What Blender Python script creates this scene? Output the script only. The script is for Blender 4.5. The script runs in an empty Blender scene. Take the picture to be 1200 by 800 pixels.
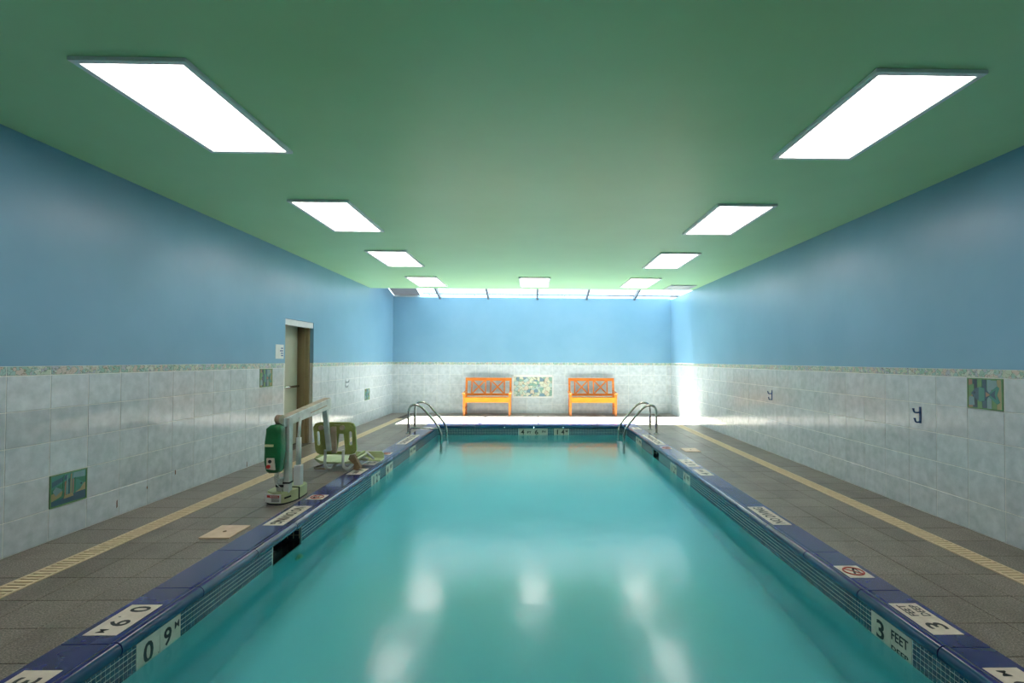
import bpy, bmesh, math, random
from mathutils import Vector, Matrix, Euler

random.seed(7)
scene = bpy.context.scene
COL = scene.collection
R = math.radians

# ------------------------------------------------------------------ camera
CAM_F, YAW, PITCH, ROLL = 608.78, 0.0191, 0.0173, 0.0041
cam_data = bpy.data.cameras.new('camera')
cam_data.sensor_fit = 'HORIZONTAL'
cam_data.sensor_width = 36.0
cam_data.lens = CAM_F * 36.0 / 1200.0
cam_data.shift_x = -36.53 / 1200.0
cam_data.shift_y = 11.47 / 1200.0
cam_data.clip_start = 0.05
cam_data.clip_end = 300
cam = bpy.data.objects.new('camera', cam_data)
COL.objects.link(cam)
r_ = Vector((math.cos(YAW), -math.sin(YAW), 0))
f_ = Vector((math.sin(YAW), math.cos(YAW), 0))
u_ = Vector((0, 0, 1))
f2 = f_ * math.cos(PITCH) + u_ * math.sin(PITCH)
u2 = u_ * math.cos(PITCH) - f_ * math.sin(PITCH)
r3 = r_ * math.cos(ROLL) + u2 * math.sin(ROLL)
u3 = u2 * math.cos(ROLL) - r_ * math.sin(ROLL)
m = Matrix((r3, u3, -f2)).transposed().to_4x4()
m.translation = Vector((0, 0, 1.36))
cam.matrix_world = m
scene.camera = cam

# ------------------------------------------------------------------ world, sun, exposure
SKY_STRENGTH = 4.0
SUN_STRENGTH = 150.0
LAMP_STRENGTH = 9.0
world = bpy.data.worlds.new('world')
scene.world = world
world.use_nodes = True
wbg = world.node_tree.nodes['Background']
wbg.inputs['Color'].default_value = (0.80, 0.92, 1.0, 1)
wbg.inputs['Strength'].default_value = SKY_STRENGTH
sun_data = bpy.data.lights.new('sun', 'SUN')
sun_data.energy = SUN_STRENGTH
sun_data.angle = R(0.8)
sun_data.color = (0.97, 0.98, 1.0)
sun = bpy.data.objects.new('sun', sun_data)
COL.objects.link(sun)
sun.rotation_euler = Vector((0.02, -0.82, -2.95)).to_track_quat('-Z', 'Y').to_euler()
sun.location = (-4, 17, 12)
scene.view_settings.view_transform = 'Standard'
scene.view_settings.look = 'None'
scene.view_settings.gamma = 1.0
scene.view_settings.use_curve_mapping = False
scene.view_settings.exposure = 0.0

# ------------------------------------------------------------------ room numbers
XW, XE, YN, YB, ZC = -3.592, 3.557, 13.365, -3.0, 2.935
YCE = 11.5                     # the ceiling stops here, the skylight slot runs on to the far wall
PXL, PXR, PY0, PY1 = -2.0, 1.98, 1.0, 10.95     # pool faces
CXL, CXR, CY1 = -2.24, 2.19, 11.19              # outer edges of the coping
ZWATER = -0.205
ZT = 1.303                     # top of the wall tiling

# ------------------------------------------------------------------ material helpers
def new_mat(name):
    mt = bpy.data.materials.new(name)
    mt.use_nodes = True
    nt = mt.node_tree
    return mt, nt, nt.nodes['Principled BSDF']

def ramp(nt, fac, stops, interp='LINEAR'):
    n = nt.nodes.new('ShaderNodeValToRGB')
    n.color_ramp.interpolation = interp
    el = n.color_ramp.elements
    while len(el) < len(stops):
        el.new(0.5)
    for e, (p, c) in zip(el, stops):
        e.position = p
        e.color = (c[0], c[1], c[2], 1)
    nt.links.new(fac, n.inputs['Fac'])
    return n.outputs['Color']

def pos(nt, scale=(1, 1, 1), obj_space=False):
    if obj_space:
        src = nt.nodes.new('ShaderNodeTexCoord').outputs['Object']
    else:
        src = nt.nodes.new('ShaderNodeNewGeometry').outputs['Position']
    mp = nt.nodes.new('ShaderNodeMapping')
    mp.inputs['Scale'].default_value = scale
    nt.links.new(src, mp.inputs['Vector'])
    return mp.outputs['Vector']

def noise(nt, vec, scale, detail=3, rough=0.55):
    n = nt.nodes.new('ShaderNodeTexNoise')
    n.inputs['Scale'].default_value = scale
    n.inputs['Detail'].default_value = detail
    n.inputs['Roughness'].default_value = rough
    nt.links.new(vec, n.inputs['Vector'])
    return n.outputs['Fac']

def bump(nt, bsdf, h, strength, dist):
    b = nt.nodes.new('ShaderNodeBump')
    b.inputs['Strength'].default_value = strength
    b.inputs['Distance'].default_value = dist
    nt.links.new(h, b.inputs['Height'])
    nt.links.new(b.outputs['Normal'], bsdf.inputs['Normal'])

def mottled(name, c0, c1, scale, rough=0.5, metal=0.0, bump_s=0.0, bump_scale=None, bump_d=0.002,
            coat=0.0, rand=0.0, stretch=(1, 1, 1), lo=0.35, hi=0.65, spec=0.5, detail=4):
    mt, nt, b = new_mat(name)
    v = pos(nt, stretch)
    f = noise(nt, v, scale, detail)
    c = ramp(nt, f, [(lo, c0), (hi, c1)])
    if rand:
        oi = nt.nodes.new('ShaderNodeObjectInfo')
        mr = nt.nodes.new('ShaderNodeMapRange')
        mr.inputs['To Min'].default_value = 1 - rand
        mr.inputs['To Max'].default_value = 1 + rand
        nt.links.new(oi.outputs['Random'], mr.inputs['Value'])
        hs = nt.nodes.new('ShaderNodeHueSaturation')
        nt.links.new(mr.outputs['Result'], hs.inputs['Value'])
        nt.links.new(c, hs.inputs['Color'])
        c = hs.outputs['Color']
    nt.links.new(c, b.inputs['Base Color'])
    b.inputs['Roughness'].default_value = rough
    b.inputs['Metallic'].default_value = metal
    b.inputs['Coat Weight'].default_value = coat
    b.inputs['Coat Roughness'].default_value = 0.08
    b.inputs['Specular IOR Level'].default_value = spec
    if bump_s:
        bump(nt, b, noise(nt, v, bump_scale or scale * 3, 2), bump_s, bump_d)
    return mt

def plain(name, c, rough=0.5, metal=0.0, coat=0.0):
    d = 0.93
    return mottled(name, tuple(x * d for x in c), c, 14.0, rough, metal, coat=coat)

M = {}
M['ceiling'] = mottled('green_ceiling_paint', (0.45, 0.77, 0.41), (0.48, 0.80, 0.44), 1.3, 0.36, bump_s=0.25, bump_scale=9, bump_d=0.004, spec=0.28)
M['blue'] = mottled('blue_wall_paint', (0.175, 0.37, 0.53), (0.20, 0.40, 0.565), 1.1, 0.34, bump_s=0.22, bump_scale=10, bump_d=0.004)
M['tile'] = mottled('grey_blue_glazed_wall_tile', (0.44, 0.52, 0.56), (0.60, 0.67, 0.715), 13, 0.13, bump_s=0.22, bump_scale=26, bump_d=0.003, rand=0.05, detail=6, lo=0.3, hi=0.7)
M['grout'] = mottled('pale_tile_grout', (0.68, 0.70, 0.66), (0.76, 0.78, 0.74), 20, 0.8)
M['granite'] = mottled('dark_speckled_deck_tile', (0.115, 0.108, 0.098), (0.215, 0.205, 0.185), 210, 0.38, bump_s=0.2, bump_scale=160, bump_d=0.001, rand=0.07, detail=3)
def granite():
    mt, nt, b = new_mat('dark_speckled_deck_tile')
    v = pos(nt)
    c = ramp(nt, noise(nt, v, 120, 2, 0.7), [(0.36, (0.10, 0.082, 0.064)), (0.5, (0.205, 0.175, 0.142)), (0.66, (0.40, 0.35, 0.29))])
    st = ramp(nt, noise(nt, pos(nt, (1.6, 0.8, 1)), 1.6, 5, 0.65), [(0.32, (0.62, 0.60, 0.58)), (0.58, (1, 1, 1))])
    mm = nt.nodes.new('ShaderNodeMix'); mm.data_type = 'RGBA'; mm.blend_type = 'MULTIPLY'; mm.inputs['Factor'].default_value = 1
    nt.links.new(c, mm.inputs['A']); nt.links.new(st, mm.inputs['B'])
    oi = nt.nodes.new('ShaderNodeObjectInfo'); mr = nt.nodes.new('ShaderNodeMapRange')
    mr.inputs['To Min'].default_value = 0.92; mr.inputs['To Max'].default_value = 1.08
    nt.links.new(oi.outputs['Random'], mr.inputs['Value'])
    hs = nt.nodes.new('ShaderNodeHueSaturation')
    nt.links.new(mr.outputs['Result'], hs.inputs['Value']); nt.links.new(mm.outputs['Result'], hs.inputs['Color'])
    nt.links.new(hs.outputs['Color'], b.inputs['Base Color'])
    b.inputs['Roughness'].default_value = 0.36
    bump(nt, b, noise(nt, v, 150, 2), 0.25, 0.001)
    return mt
M['granite'] = granite()
M['deck_grout'] = mottled('deck_joint_grout', (0.05, 0.045, 0.04), (0.16, 0.14, 0.12), 4, 0.8)
M['coping'] = mottled('navy_glazed_coping', (0.012, 0.018, 0.115), (0.022, 0.03, 0.17), 3.5, 0.16, bump_s=0.15, bump_scale=12, bump_d=0.003, rand=0.08)
M['nose'] = mottled('teal_blue_glazed_nose', (0.010, 0.05, 0.13), (0.018, 0.085, 0.19), 3.5, 0.2, bump_s=0.15, bump_scale=12, bump_d=0.003, rand=0.08)
M['mosaic'] = mottled('teal_navy_mosaic', (0.008, 0.055, 0.115), (0.016, 0.11, 0.17), 30, 0.15)
M['mosaic_grout'] = mottled('mosaic_white_grout', (0.66, 0.78, 0.72), (0.74, 0.84, 0.79), 30, 0.7)
M['black_tile'] = plain('black_skimmer_tile', (0.006, 0.010, 0.014), 0.3)
M['dark'] = plain('dark_hollow', (0.004, 0.006, 0.012), 0.6)
M['plaster'] = mottled('pale_pool_plaster', (0.86, 0.92, 0.92), (0.90, 0.96, 0.96), 1.2, 0.8)
M['shaded_plaster'] = mottled('pool_plaster_painted_shade', (0.26, 0.60, 0.62), (0.32, 0.68, 0.70), 1.2, 0.8)  # basin walls: dimness of the underwater edge painted into the plaster colour
M['marker'] = mottled('cream_marker_tile', (0.66, 0.58, 0.47), (0.76, 0.68, 0.56), 18, 0.3)
M['ink'] = plain('black_lettering', (0.012, 0.016, 0.015), 0.5)
M['red_ink'] = plain('red_lettering', (0.42, 0.045, 0.03), 0.5)
M['cream'] = mottled('cream_grating_plastic', (0.70, 0.56, 0.35), (0.80, 0.66, 0.44), 25, 0.5)
M['peach_lid'] = mottled('peach_skimmer_lid', (0.70, 0.52, 0.36), (0.80, 0.62, 0.45), 12, 0.45)
M['trough'] = plain('drain_trough_dark', (0.10, 0.07, 0.04), 0.8)
M['steel'] = mottled('brushed_stainless_steel', (0.42, 0.42, 0.40), (0.56, 0.55, 0.53), 30, 0.2, metal=1.0)
M['white_metal'] = plain('white_enamel_metal', (0.70, 0.72, 0.72), 0.35)
M['alu'] = mottled('grey_lamp_frame_metal', (0.84, 0.90, 0.88), (0.88, 0.93, 0.91), 20, 0.35)
M['orange'] = mottled('orange_varnished_wood', (0.58, 0.15, 0.015), (0.74, 0.23, 0.025), 6, 0.32, stretch=(1, 6, 6), coat=0.2)
M['orange_lit'] = mottled('orange_wood_painted_sun_bounce', (0.66, 0.22, 0.012), (0.76, 0.28, 0.018), 6, 0.32, stretch=(1, 6, 6), coat=0.2)  # same bench wood, sun bounce off the floor painted in as brighter orange
M['olive'] = mottled('olive_green_plastic', (0.22, 0.27, 0.06), (0.33, 0.38, 0.11), 7, 0.4)
M['pale_olive'] = mottled('pale_green_plastic', (0.46, 0.52, 0.27), (0.56, 0.62, 0.36), 7, 0.4)
M['lift_white'] = mottled('scuffed_white_enamel', (0.46, 0.50, 0.47), (0.66, 0.70, 0.66), 9, 0.4, lo=0.3, hi=0.6)
M['tan'] = mottled('worn_tan_finish', (0.36, 0.28, 0.19), (0.52, 0.43, 0.31), 9, 0.5)
M['green_cloth'] = mottled('green_vinyl_cover', (0.004, 0.10, 0.028), (0.008, 0.17, 0.05), 8, 0.4, bump_s=0.5, bump_scale=14, bump_d=0.015)
M['brown'] = mottled('brown_webbing', (0.17, 0.11, 0.05), (0.25, 0.17, 0.09), 40, 0.8)
M['red'] = plain('red_button_plastic', (0.55, 0.02, 0.02), 0.35)
M['paper'] = plain('white_label', (0.78, 0.80, 0.78), 0.5)
M['yellow'] = plain('pale_yellow_print', (0.62, 0.66, 0.34), 0.5)
M['sign_blue'] = plain('blue_sign_print', (0.06, 0.12, 0.32), 0.5)
M['door'] = mottled('beige_green_door_paint', (0.42, 0.44, 0.34), (0.47, 0.49, 0.38), 2, 0.4)
M['frame'] = mottled('brown_door_frame_paint', (0.25, 0.19, 0.10), (0.30, 0.24, 0.13), 3, 0.42)
M['hook_blue'] = plain('glossy_blue_hook', (0.01, 0.07, 0.22), 0.2)
M['hook_grey'] = plain('pale_grey_hook', (0.5, 0.56, 0.6), 0.3)
M['mullion'] = plain('dark_grey_skylight_metal', (0.12, 0.13, 0.16), 0.4)
M['roof'] = plain('white_roof_membrane', (0.72, 0.74, 0.76), 0.7)
M['building'] = mottled('far_pale_render', (0.60, 0.60, 0.62), (0.68, 0.68, 0.70), 0.6, 0.8)
M['rail'] = plain('dark_rail_metal', (0.012, 0.012, 0.016), 0.5)
M['rust'] = mottled('brown_rust_mark', (0.10, 0.035, 0.012), (0.22, 0.08, 0.03), 60, 0.8)
M['cable'] = plain('white_cable_plastic', (0.65, 0.67, 0.62), 0.4)
M['vent'] = plain('pale_vent_metal', (0.55, 0.60, 0.62), 0.4)

def pattern_tile(name, cols, vscale, obj_scale=(1, 1, 1)):
    # glazed pictorial tile: cells of flat colour bounded by thin dark lines
    mt, nt, b = new_mat(name)
    v = pos(nt, obj_scale)
    nz = nt.nodes.new('ShaderNodeTexNoise')
    nz.inputs['Scale'].default_value = vscale * 0.5
    nt.links.new(v, nz.inputs['Vector'])
    mx = nt.nodes.new('ShaderNodeMix')
    mx.data_type = 'VECTOR'
    mx.inputs['Factor'].default_value = 0.12
    nt.links.new(v, mx.inputs['A'])
    nt.links.new(nz.outputs['Color'], mx.inputs['B'])
    vo = nt.nodes.new('ShaderNodeTexVoronoi')
    vo.inputs['Scale'].default_value = vscale
    nt.links.new(mx.outputs['Result'], vo.inputs['Vector'])
    sx = nt.nodes.new('ShaderNodeSeparateColor')
    nt.links.new(vo.outputs['Color'], sx.inputs['Color'])
    n = len(cols)
    c = ramp(nt, sx.outputs[0], [((i + 0.0) / n, cc) for i, cc in enumerate(cols)], 'CONSTANT')
    ve = nt.nodes.new('ShaderNodeTexVoronoi')
    ve.feature = 'DISTANCE_TO_EDGE'
    ve.inputs['Scale'].default_value = vscale
    nt.links.new(mx.outputs['Result'], ve.inputs['Vector'])
    e = ramp(nt, ve.outputs['Distance'], [(0.0, (0.45, 0.42, 0.35)), (0.07, (1, 1, 1))])
    mm = nt.nodes.new('ShaderNodeMix')
    mm.data_type = 'RGBA'
    mm.blend_type = 'MULTIPLY'
    mm.inputs['Factor'].default_value = 1
    nt.links.new(c, mm.inputs['A'])
    nt.links.new(e, mm.inputs['B'])
    nt.links.new(mm.outputs['Result'], b.inputs['Base Color'])
    b.inputs['Roughness'].default_value = 0.15
    return mt
M['border'] = pattern_tile('leafy_border_tile', [(0.30, 0.48, 0.40), (0.55, 0.62, 0.55), (0.56, 0.50, 0.44), (0.34, 0.52, 0.50), (0.48, 0.58, 0.46), (0.42, 0.46, 0.52)], 30)
M['mural'] = pattern_tile('pictorial_mural_tile', [(0.24, 0.42, 0.36), (0.60, 0.64, 0.52), (0.18, 0.30, 0.38), (0.46, 0.58, 0.50), (0.60, 0.54, 0.44), (0.40, 0.56, 0.56)], 13)
for k, c in {'fish_green': (0.05, 0.20, 0.12), 'fish_navy': (0.05, 0.12, 0.17), 'fish_teal': (0.07, 0.26, 0.22), 'fish_sand': (0.34, 0.32, 0.18),
             'fish_pink': (0.36, 0.22, 0.15), 'fish_sky': (0.20, 0.34, 0.36), 'fish_dark': (0.025, 0.055, 0.075), 'fish_leaf': (0.14, 0.30, 0.13)}.items():
    M[k] = plain(k + '_glaze', c, 0.15)

# lamp diffuser: prismatic sheet that gives the light
def diffuser_mat():
    mt, nt, b = new_mat('glowing_prismatic_diffuser')
    v = pos(nt, obj_space=True)
    sep = nt.nodes.new('ShaderNodeSeparateXYZ')
    nt.links.new(v, sep.inputs['Vector'])
    ab = nt.nodes.new('ShaderNodeMath'); ab.operation = 'ABSOLUTE'
    nt.links.new(sep.outputs['X'], ab.inputs[0])
    mr = nt.nodes.new('ShaderNodeMapRange')       # brighter along the tubes
    mr.inputs['From Min'].default_value = 0.27
    mr.inputs['From Max'].default_value = 0.12
    mr.inputs['To Min'].default_value = 0.86
    mr.inputs['To Max'].default_value = 1.0
    nt.links.new(ab.outputs[0], mr.inputs['Value'])
    mu = nt.nodes.new('ShaderNodeMath'); mu.operation = 'MULTIPLY'
    mu.inputs[1].default_value = LAMP_STRENGTH
    nt.links.new(mr.outputs['Result'], mu.inputs[0])
    b.inputs['Base Color'].default_value = (0.75, 0.72, 0.7, 1)
    b.inputs['Roughness'].default_value = 0.4
    b.inputs['Emission Color'].default_value = (1.0, 0.89, 0.86, 1)
    nt.links.new(mu.outputs[0], b.inputs['Emission Strength'])
    return mt
M['diffuser'] = diffuser_mat()

def glass_pane():
    mt, nt, b = new_mat('clear_roof_glass')
    out = nt.nodes['Material Output']
    t = nt.nodes.new('ShaderNodeBsdfTransparent'); t.inputs['Color'].default_value = (0.95, 0.98, 0.97, 1)
    g = nt.nodes.new('ShaderNodeBsdfGlossy'); g.inputs['Roughness'].default_value = 0.02
    mx = nt.nodes.new('ShaderNodeMixShader')
    mx.inputs[0].default_value = 0.08; nt.links.new(t.outputs[0], mx.inputs[1]); nt.links.new(g.outputs[0], mx.inputs[2])
    nt.links.new(mx.outputs[0], out.inputs['Surface'])
    return mt
M['glass'] = glass_pane()
def opal():
    mt, nt, b = new_mat('opal_white_panel')
    t = nt.nodes.new('ShaderNodeBsdfTranslucent'); t.inputs['Color'].default_value = (0.07, 0.072, 0.075, 1)
    nt.links.new(t.outputs[0], nt.nodes['Material Output'].inputs['Surface'])
    return mt
M['opal'] = opal()

def water_mat():
    mt, nt, b = new_mat('pool_water')
    b.inputs['Base Color'].default_value = (1, 1, 1, 1)
    b.inputs['Roughness'].default_value = 0.165
    b.inputs['IOR'].default_value = 1.333
    b.inputs['Transmission Weight'].default_value = 1.0
    v = pos(nt, (1, 0.6, 1))
    bump(nt, b, noise(nt, v, 3.0, 3), 0.30, 0.02)
    va = nt.nodes.new('ShaderNodeVolumeAbsorption')
    va.inputs['Color'].default_value = (0.0, 0.958, 0.985, 1)
    va.inputs['Density'].default_value = 0.58
    nt.links.new(va.outputs[0], nt.nodes['Material Output'].inputs['Volume'])
    return mt
M['water'] = water_mat()

# ------------------------------------------------------------------ mesh helpers
def new_bm():
    return bmesh.new()

def box(bm, x0, x1, y0, y1, z0, z1, mi=0, bev=0.0):
    vs = [bm.verts.new(p) for p in ((x0, y0, z0), (x1, y0, z0), (x1, y1, z0), (x0, y1, z0), (x0, y0, z1), (x1, y0, z1), (x1, y1, z1), (x0, y1, z1))]
    fs = []
    for q in ((0, 3, 2, 1), (4, 5, 6, 7), (0, 1, 5, 4), (1, 2, 6, 5), (2, 3, 7, 6), (3, 0, 4, 7)):
        f = bm.faces.new([vs[i] for i in q]); f.material_index = mi; fs.append(f)
    if bev:
        es = list({e for f in fs for e in f.edges})
        r = bmesh.ops.bevel(bm, geom=es, offset=bev, segments=2, affect='EDGES', profile=0.6)
        for f in r['faces']:
            f.material_index = mi
    return vs

def prism(bm, pts, axis, a, b, mi=0):
    """closed polygon pts (two coordinates) swept along axis from a to b"""
    def P(p, t):
        return {'x': (t, p[0], p[1]), 'y': (p[0], t, p[1]), 'z': (p[0], p[1], t)}[axis]
    v0 = [bm.verts.new(P(p, a)) for p in pts]
    v1 = [bm.verts.new(P(p, b)) for p in pts]
    n = len(pts)
    fs = [bm.faces.new(v0), bm.faces.new(list(reversed(v1)))]
    for i in range(n):
        fs.append(bm.faces.new((v0[i], v1[i], v1[(i + 1) % n], v0[(i + 1) % n])))
    for f in fs:
        f.material_index = mi
    return fs

def smooth_path(pts, r=0.08, seg=6):
    """round the corners of a polyline"""
    P = [Vector(p) for p in pts]
    out = [P[0]]
    for i in range(1, len(P) - 1):
        a, b, c = P[i - 1], P[i], P[i + 1]
        d1 = min(r, (a - b).length * 0.49); d2 = min(r, (c - b).length * 0.49)
        s = b + (a - b).normalized() * d1; e = b + (c - b).normalized() * d2
        for k in range(seg + 1):
            t = k / seg
            out.append(s * (1 - t) ** 2 + b * 2 * t * (1 - t) + e * t * t)
    out.append(P[-1])
    return out

def tube(bm, pts, rad, seg=12, mi=0, caps=True):
    P = [Vector(p) for p in pts]
    t0 = (P[1] - P[0]).normalized()
    ref = Vector((0, 0, 1)) if abs(t0.z) < 0.9 else Vector((1, 0, 0))
    n = (ref - t0 * ref.dot(t0)).normalized()
    rings = []
    for i, p in enumerate(P):
        if i == 0: t = t0
        elif i == len(P) - 1: t = (P[i] - P[i - 1]).normalized()
        else: t = ((P[i + 1] - P[i]).normalized() + (P[i] - P[i - 1]).normalized()).normalized()
        n = (n - t * n.dot(t)).normalized()
        bn = t.cross(n)
        rr = rad[i] if isinstance(rad, (list, tuple)) else rad
        rings.append([bm.verts.new(p + (n * math.cos(a) + bn * math.sin(a)) * rr) for a in [2 * math.pi * k / seg for k in range(seg)]])
    for a, b in zip(rings[:-1], rings[1:]):
        for k in range(seg):
            f = bm.faces.new((a[k], a[(k + 1) % seg], b[(k + 1) % seg], b[k])); f.material_index = mi; f.smooth = True
    if caps:
        f = bm.faces.new(list(reversed(rings[0]))); f.material_index = mi
        f = bm.faces.new(rings[-1]); f.material_index = mi

def beam(bm, a, b, w, h, up=(0, 0, 1), mi=0, bev=0.0, w2=None, h2=None):
    """rectangular bar from a to b; w sideways, h along up"""
    a, b = Vector(a), Vector(b)
    t = (b - a).normalized(); upv = Vector(up)
    s = t.cross(upv).normalized(); u = s.cross(t)
    vs = []
    for p, ww, hh in ((a, w, h), (b, w2 or w, h2 or h)):
        for sx, sz in ((-1, -1), (1, -1), (1, 1), (-1, 1)):
            vs.append(bm.verts.new(p + s * sx * ww / 2 + u * sz * hh / 2))
    fs = []
    for q in ((0, 1, 2, 3), (7, 6, 5, 4), (0, 4, 5, 1), (1, 5, 6, 2), (2, 6, 7, 3), (3, 7, 4, 0)):
        f = bm.faces.new([vs[i] for i in q]); f.material_index = mi; fs.append(f)
    if bev:
        es = list({e for f in fs for e in f.edges})
        r = bmesh.ops.bevel(bm, geom=es, offset=bev, segments=2, affect='EDGES', profile=0.6)
        for f in r['faces']: f.material_index = mi

def rounded_rect(w, h, r, seg=5, cx=0, cy=0):
    pts = []
    for (sx, sy, a0) in ((1, 1, 0), (-1, 1, 90), (-1, -1, 180), (1, -1, 270)):
        for k in range(seg + 1):
            a = R(a0 + 90 * k / seg)
            pts.append((cx + sx * (w / 2 - r) + r * math.cos(a), cy + sy * (h / 2 - r) + r * math.sin(a)))
    return pts

def obj(name, bm, mats, parent=None, loc=(0, 0, 0), rot=(0, 0, 0), recalc=True):
    me = bpy.data.meshes.new(name)
    if isinstance(bm, bpy.types.Mesh):
        me = bm
    else:
        if recalc: bmesh.ops.recalc_face_normals(bm, faces=bm.faces)
        bm.to_mesh(me); bm.free()
    if not me.materials:
        for mt in (mats if isinstance(mats, (list, tuple)) else [mats]):
            me.materials.append(mt)
    o = bpy.data.objects.new(name, me)
    COL.objects.link(o)
    o.location = loc; o.rotation_euler = rot
    if parent is not None: o.parent = parent
    return o

def tag(o, label=None, cat=None, group=None, kind=None):
    if label: o['label'] = label
    if cat: o['category'] = cat
    if group: o['group'] = group
    if kind: o['kind'] = kind
    return o

def thing(name, label, cat, loc=(0, 0, 0), rotz=0, group=None, kind=None):
    o = bpy.data.objects.new(name, None); COL.objects.link(o)
    o.empty_display_size = 0.1
    o.location = loc; o.rotation_euler = (0, 0, rotz)
    return tag(o, label, cat, group, kind)

def copy_tree(o, parent=None):
    c = o.copy(); COL.objects.link(c); c.parent = parent
    for ch in o.children: copy_tree(ch, c)
    return c

_text_cache = {}
def text_mesh(s, bold=0.0):
    key = (s, bold)
    if key in _text_cache: return _text_cache[key]
    cu = bpy.data.curves.new('lettering', 'FONT')
    cu.body = s; cu.size = 1.0; cu.extrude = 0.01; cu.offset = bold; cu.resolution_u = 3
    cu.align_x = 'LEFT'
    to = bpy.data.objects.new('tmp_text', cu); COL.objects.link(to)
    bpy.context.view_layer.update()
    dg = bpy.context.evaluated_depsgraph_get()
    me = bpy.data.meshes.new_from_object(to.evaluated_get(dg))
    bpy.data.objects.remove(to)
    xs = [v.co.x for v in me.vertices]; ys = [v.co.y for v in me.vertices]
    bb = (min(xs), max(xs), min(ys), max(ys))
    _text_cache[key] = (me, bb)
    return me, bb

def letters(s, u, v, w, h, frame, mat, parent, bold=0.02, lift=0.0012):
    """text s centred at (u, v), fitted to w x h, on a frame = (origin, U, V, N) in parent space"""
    me0, bb = text_mesh(s, bold)
    me = me0.copy(); me.materials.clear(); me.materials.append(mat)
    O, U, V, N = [Vector(x) for x in frame]
    sx = w / (bb[1] - bb[0]); sy = h / (bb[3] - bb[2])
    for vt in me.vertices:
        a = (vt.co.x - (bb[0] + bb[1]) / 2) * sx + u
        b = (vt.co.y - (bb[2] + bb[3]) / 2) * sy + v
        c = lift * 0.5 + (lift * 0.5 if vt.co.z > 0 else 0)
        vt.co = O + U * a + V * b + N * c
    return obj('lettering', me, mat, parent)

# ================================================================== SETTING
# floor slab around the pool (the joints between the tiles)
bm = new_bm()
zb = -0.006
box(bm, XW - 0.35, CXL, YB, YN + 0.1, -0.25, zb)
box(bm, CXR, XE + 0.1, YB, YN + 0.1, -0.25, zb)
box(bm, CXL, CXR, CY1, YN + 0.1, -0.25, zb)
box(bm, CXL, CXR, YB, PY0 - 0.25, -0.25, zb)
floor = tag(obj('floor', bm, M['deck_grout']), 'dark grey speckled tile deck around the pool', kind='structure')

def slab_tile(w, l, g=0.004, c=0.0015, th=0.006):
    """floor tile with chamfered rim, origin at its lower left corner"""
    b = new_bm()
    lo = [(g / 2, g / 2), (w - g / 2, g / 2), (w - g / 2, l - g / 2), (g / 2, l - g / 2)]
    hi = [(g / 2 + c, g / 2 + c), (w - g / 2 - c, g / 2 + c), (w - g / 2 - c, l - g / 2 - c), (g / 2 + c, l - g / 2 - c)]
    v0 = [b.verts.new((x, y, -th)) for x, y in lo]
    v1 = [b.verts.new((x, y, -c * 0.6)) for x, y in lo]
    v2 = [b.verts.new((x, y, 0)) for x, y in hi]
    b.faces.new(v2)
    for A, B in ((v0, v1), (v1, v2)):
        for i in range(4): b.faces.new((A[i], A[(i + 1) % 4], B[(i + 1) % 4], B[i]))
    me = bpy.data.meshes.new('deck_tile'); bmesh.ops.recalc_face_normals(b, faces=b.faces); b.to_mesh(me); b.free()
    me.materials.append(M['granite'])
    return me
DP = 0.3065
cols_ = [(-2.49, CXL), (-2.79, -2.49), (-3.01, -2.79), (XW, -3.165), (CXR, 2.47), (2.47, 2.785), (2.785, 3.005), (3.155, XE)]
y_first = 1.77
LID = {0: [], 1: []}
for x0, x1 in cols_:
    me = slab_tile(x1 - x0, DP)
    y = y_first
    while y + DP <= CY1 + 0.1:
        t = obj('tile', me, None, floor, (x0, y, random.uniform(-0.0006, 0.0006)))
        y += DP
    yend = y
# far deck and the deck behind the photographer: the same tiles, joined
bm = new_bm()
def joined_tiles(bm, x0, x1, y0, y1, px, py):
    nx = max(1, round((x1 - x0) / px)); ny = max(1, round((y1 - y0) / py))
    sx, sy = (x1 - x0) / nx, (y1 - y0) / ny
    for i in range(nx):
        for j in range(ny):
            box(bm, x0 + i * sx + 0.002, x0 + (i + 1) * sx - 0.002, y0 + j * sy + 0.002, y0 + (j + 1) * sy - 0.002, -0.006, 0.0)
joined_tiles(bm, -3.01, 3.005, yend, YN, DP, DP)
joined_tiles(bm, CXL, CXR, CY1, yend, DP, 0.2)
joined_tiles(bm, XW, -3.165, yend, YN, 0.43, DP); joined_tiles(bm, 3.155, XE, yend, YN, 0.4, DP)
joined_tiles(bm, -3.01, 3.005, YB, PY0 - 0.25, DP, DP)
joined_tiles(bm, -3.01, CXL, PY0 - 0.25, y_first, DP, DP); joined_tiles(bm, CXR, 3.005, PY0 - 0.25, y_first, DP, DP)
joined_tiles(bm, XW, -3.165, YB, y_first, 0.43, DP); joined_tiles(bm, 3.155, XE, YB, y_first, 0.4, DP)
tag(obj('tile', bm, M['granite'], floor), kind='stuff')

# walls -----------------------------------------------------------------
DY0, DY1, DZ = 7.59, 8.565, 1.955       # doorway in the left wall
TH = 0.30
REC = 0.001
bm = new_bm()
zg = ZT
def wall_x(bm, x, out, y0, y1, z0, z1, mi):
    box(bm, min(x, x + out), max(x, x + out), y0, y1, z0, z1, mi)
g = XW - REC
# tiled band (grout behind the tiles) and painted band, with the doorway left open
for y0, y1 in ((YB - 0.1, DY0), (DY1, YN)):
    wall_x(bm, g, -TH + REC, y0, y1, -0.2, zg, 1)
    wall_x(bm, XW, -TH, y0, y1, zg, ZC if y0 < 0 else ZC, 0)
wall_x(bm, XW, -TH, DY0, DY1, DZ, ZC, 0)
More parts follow.
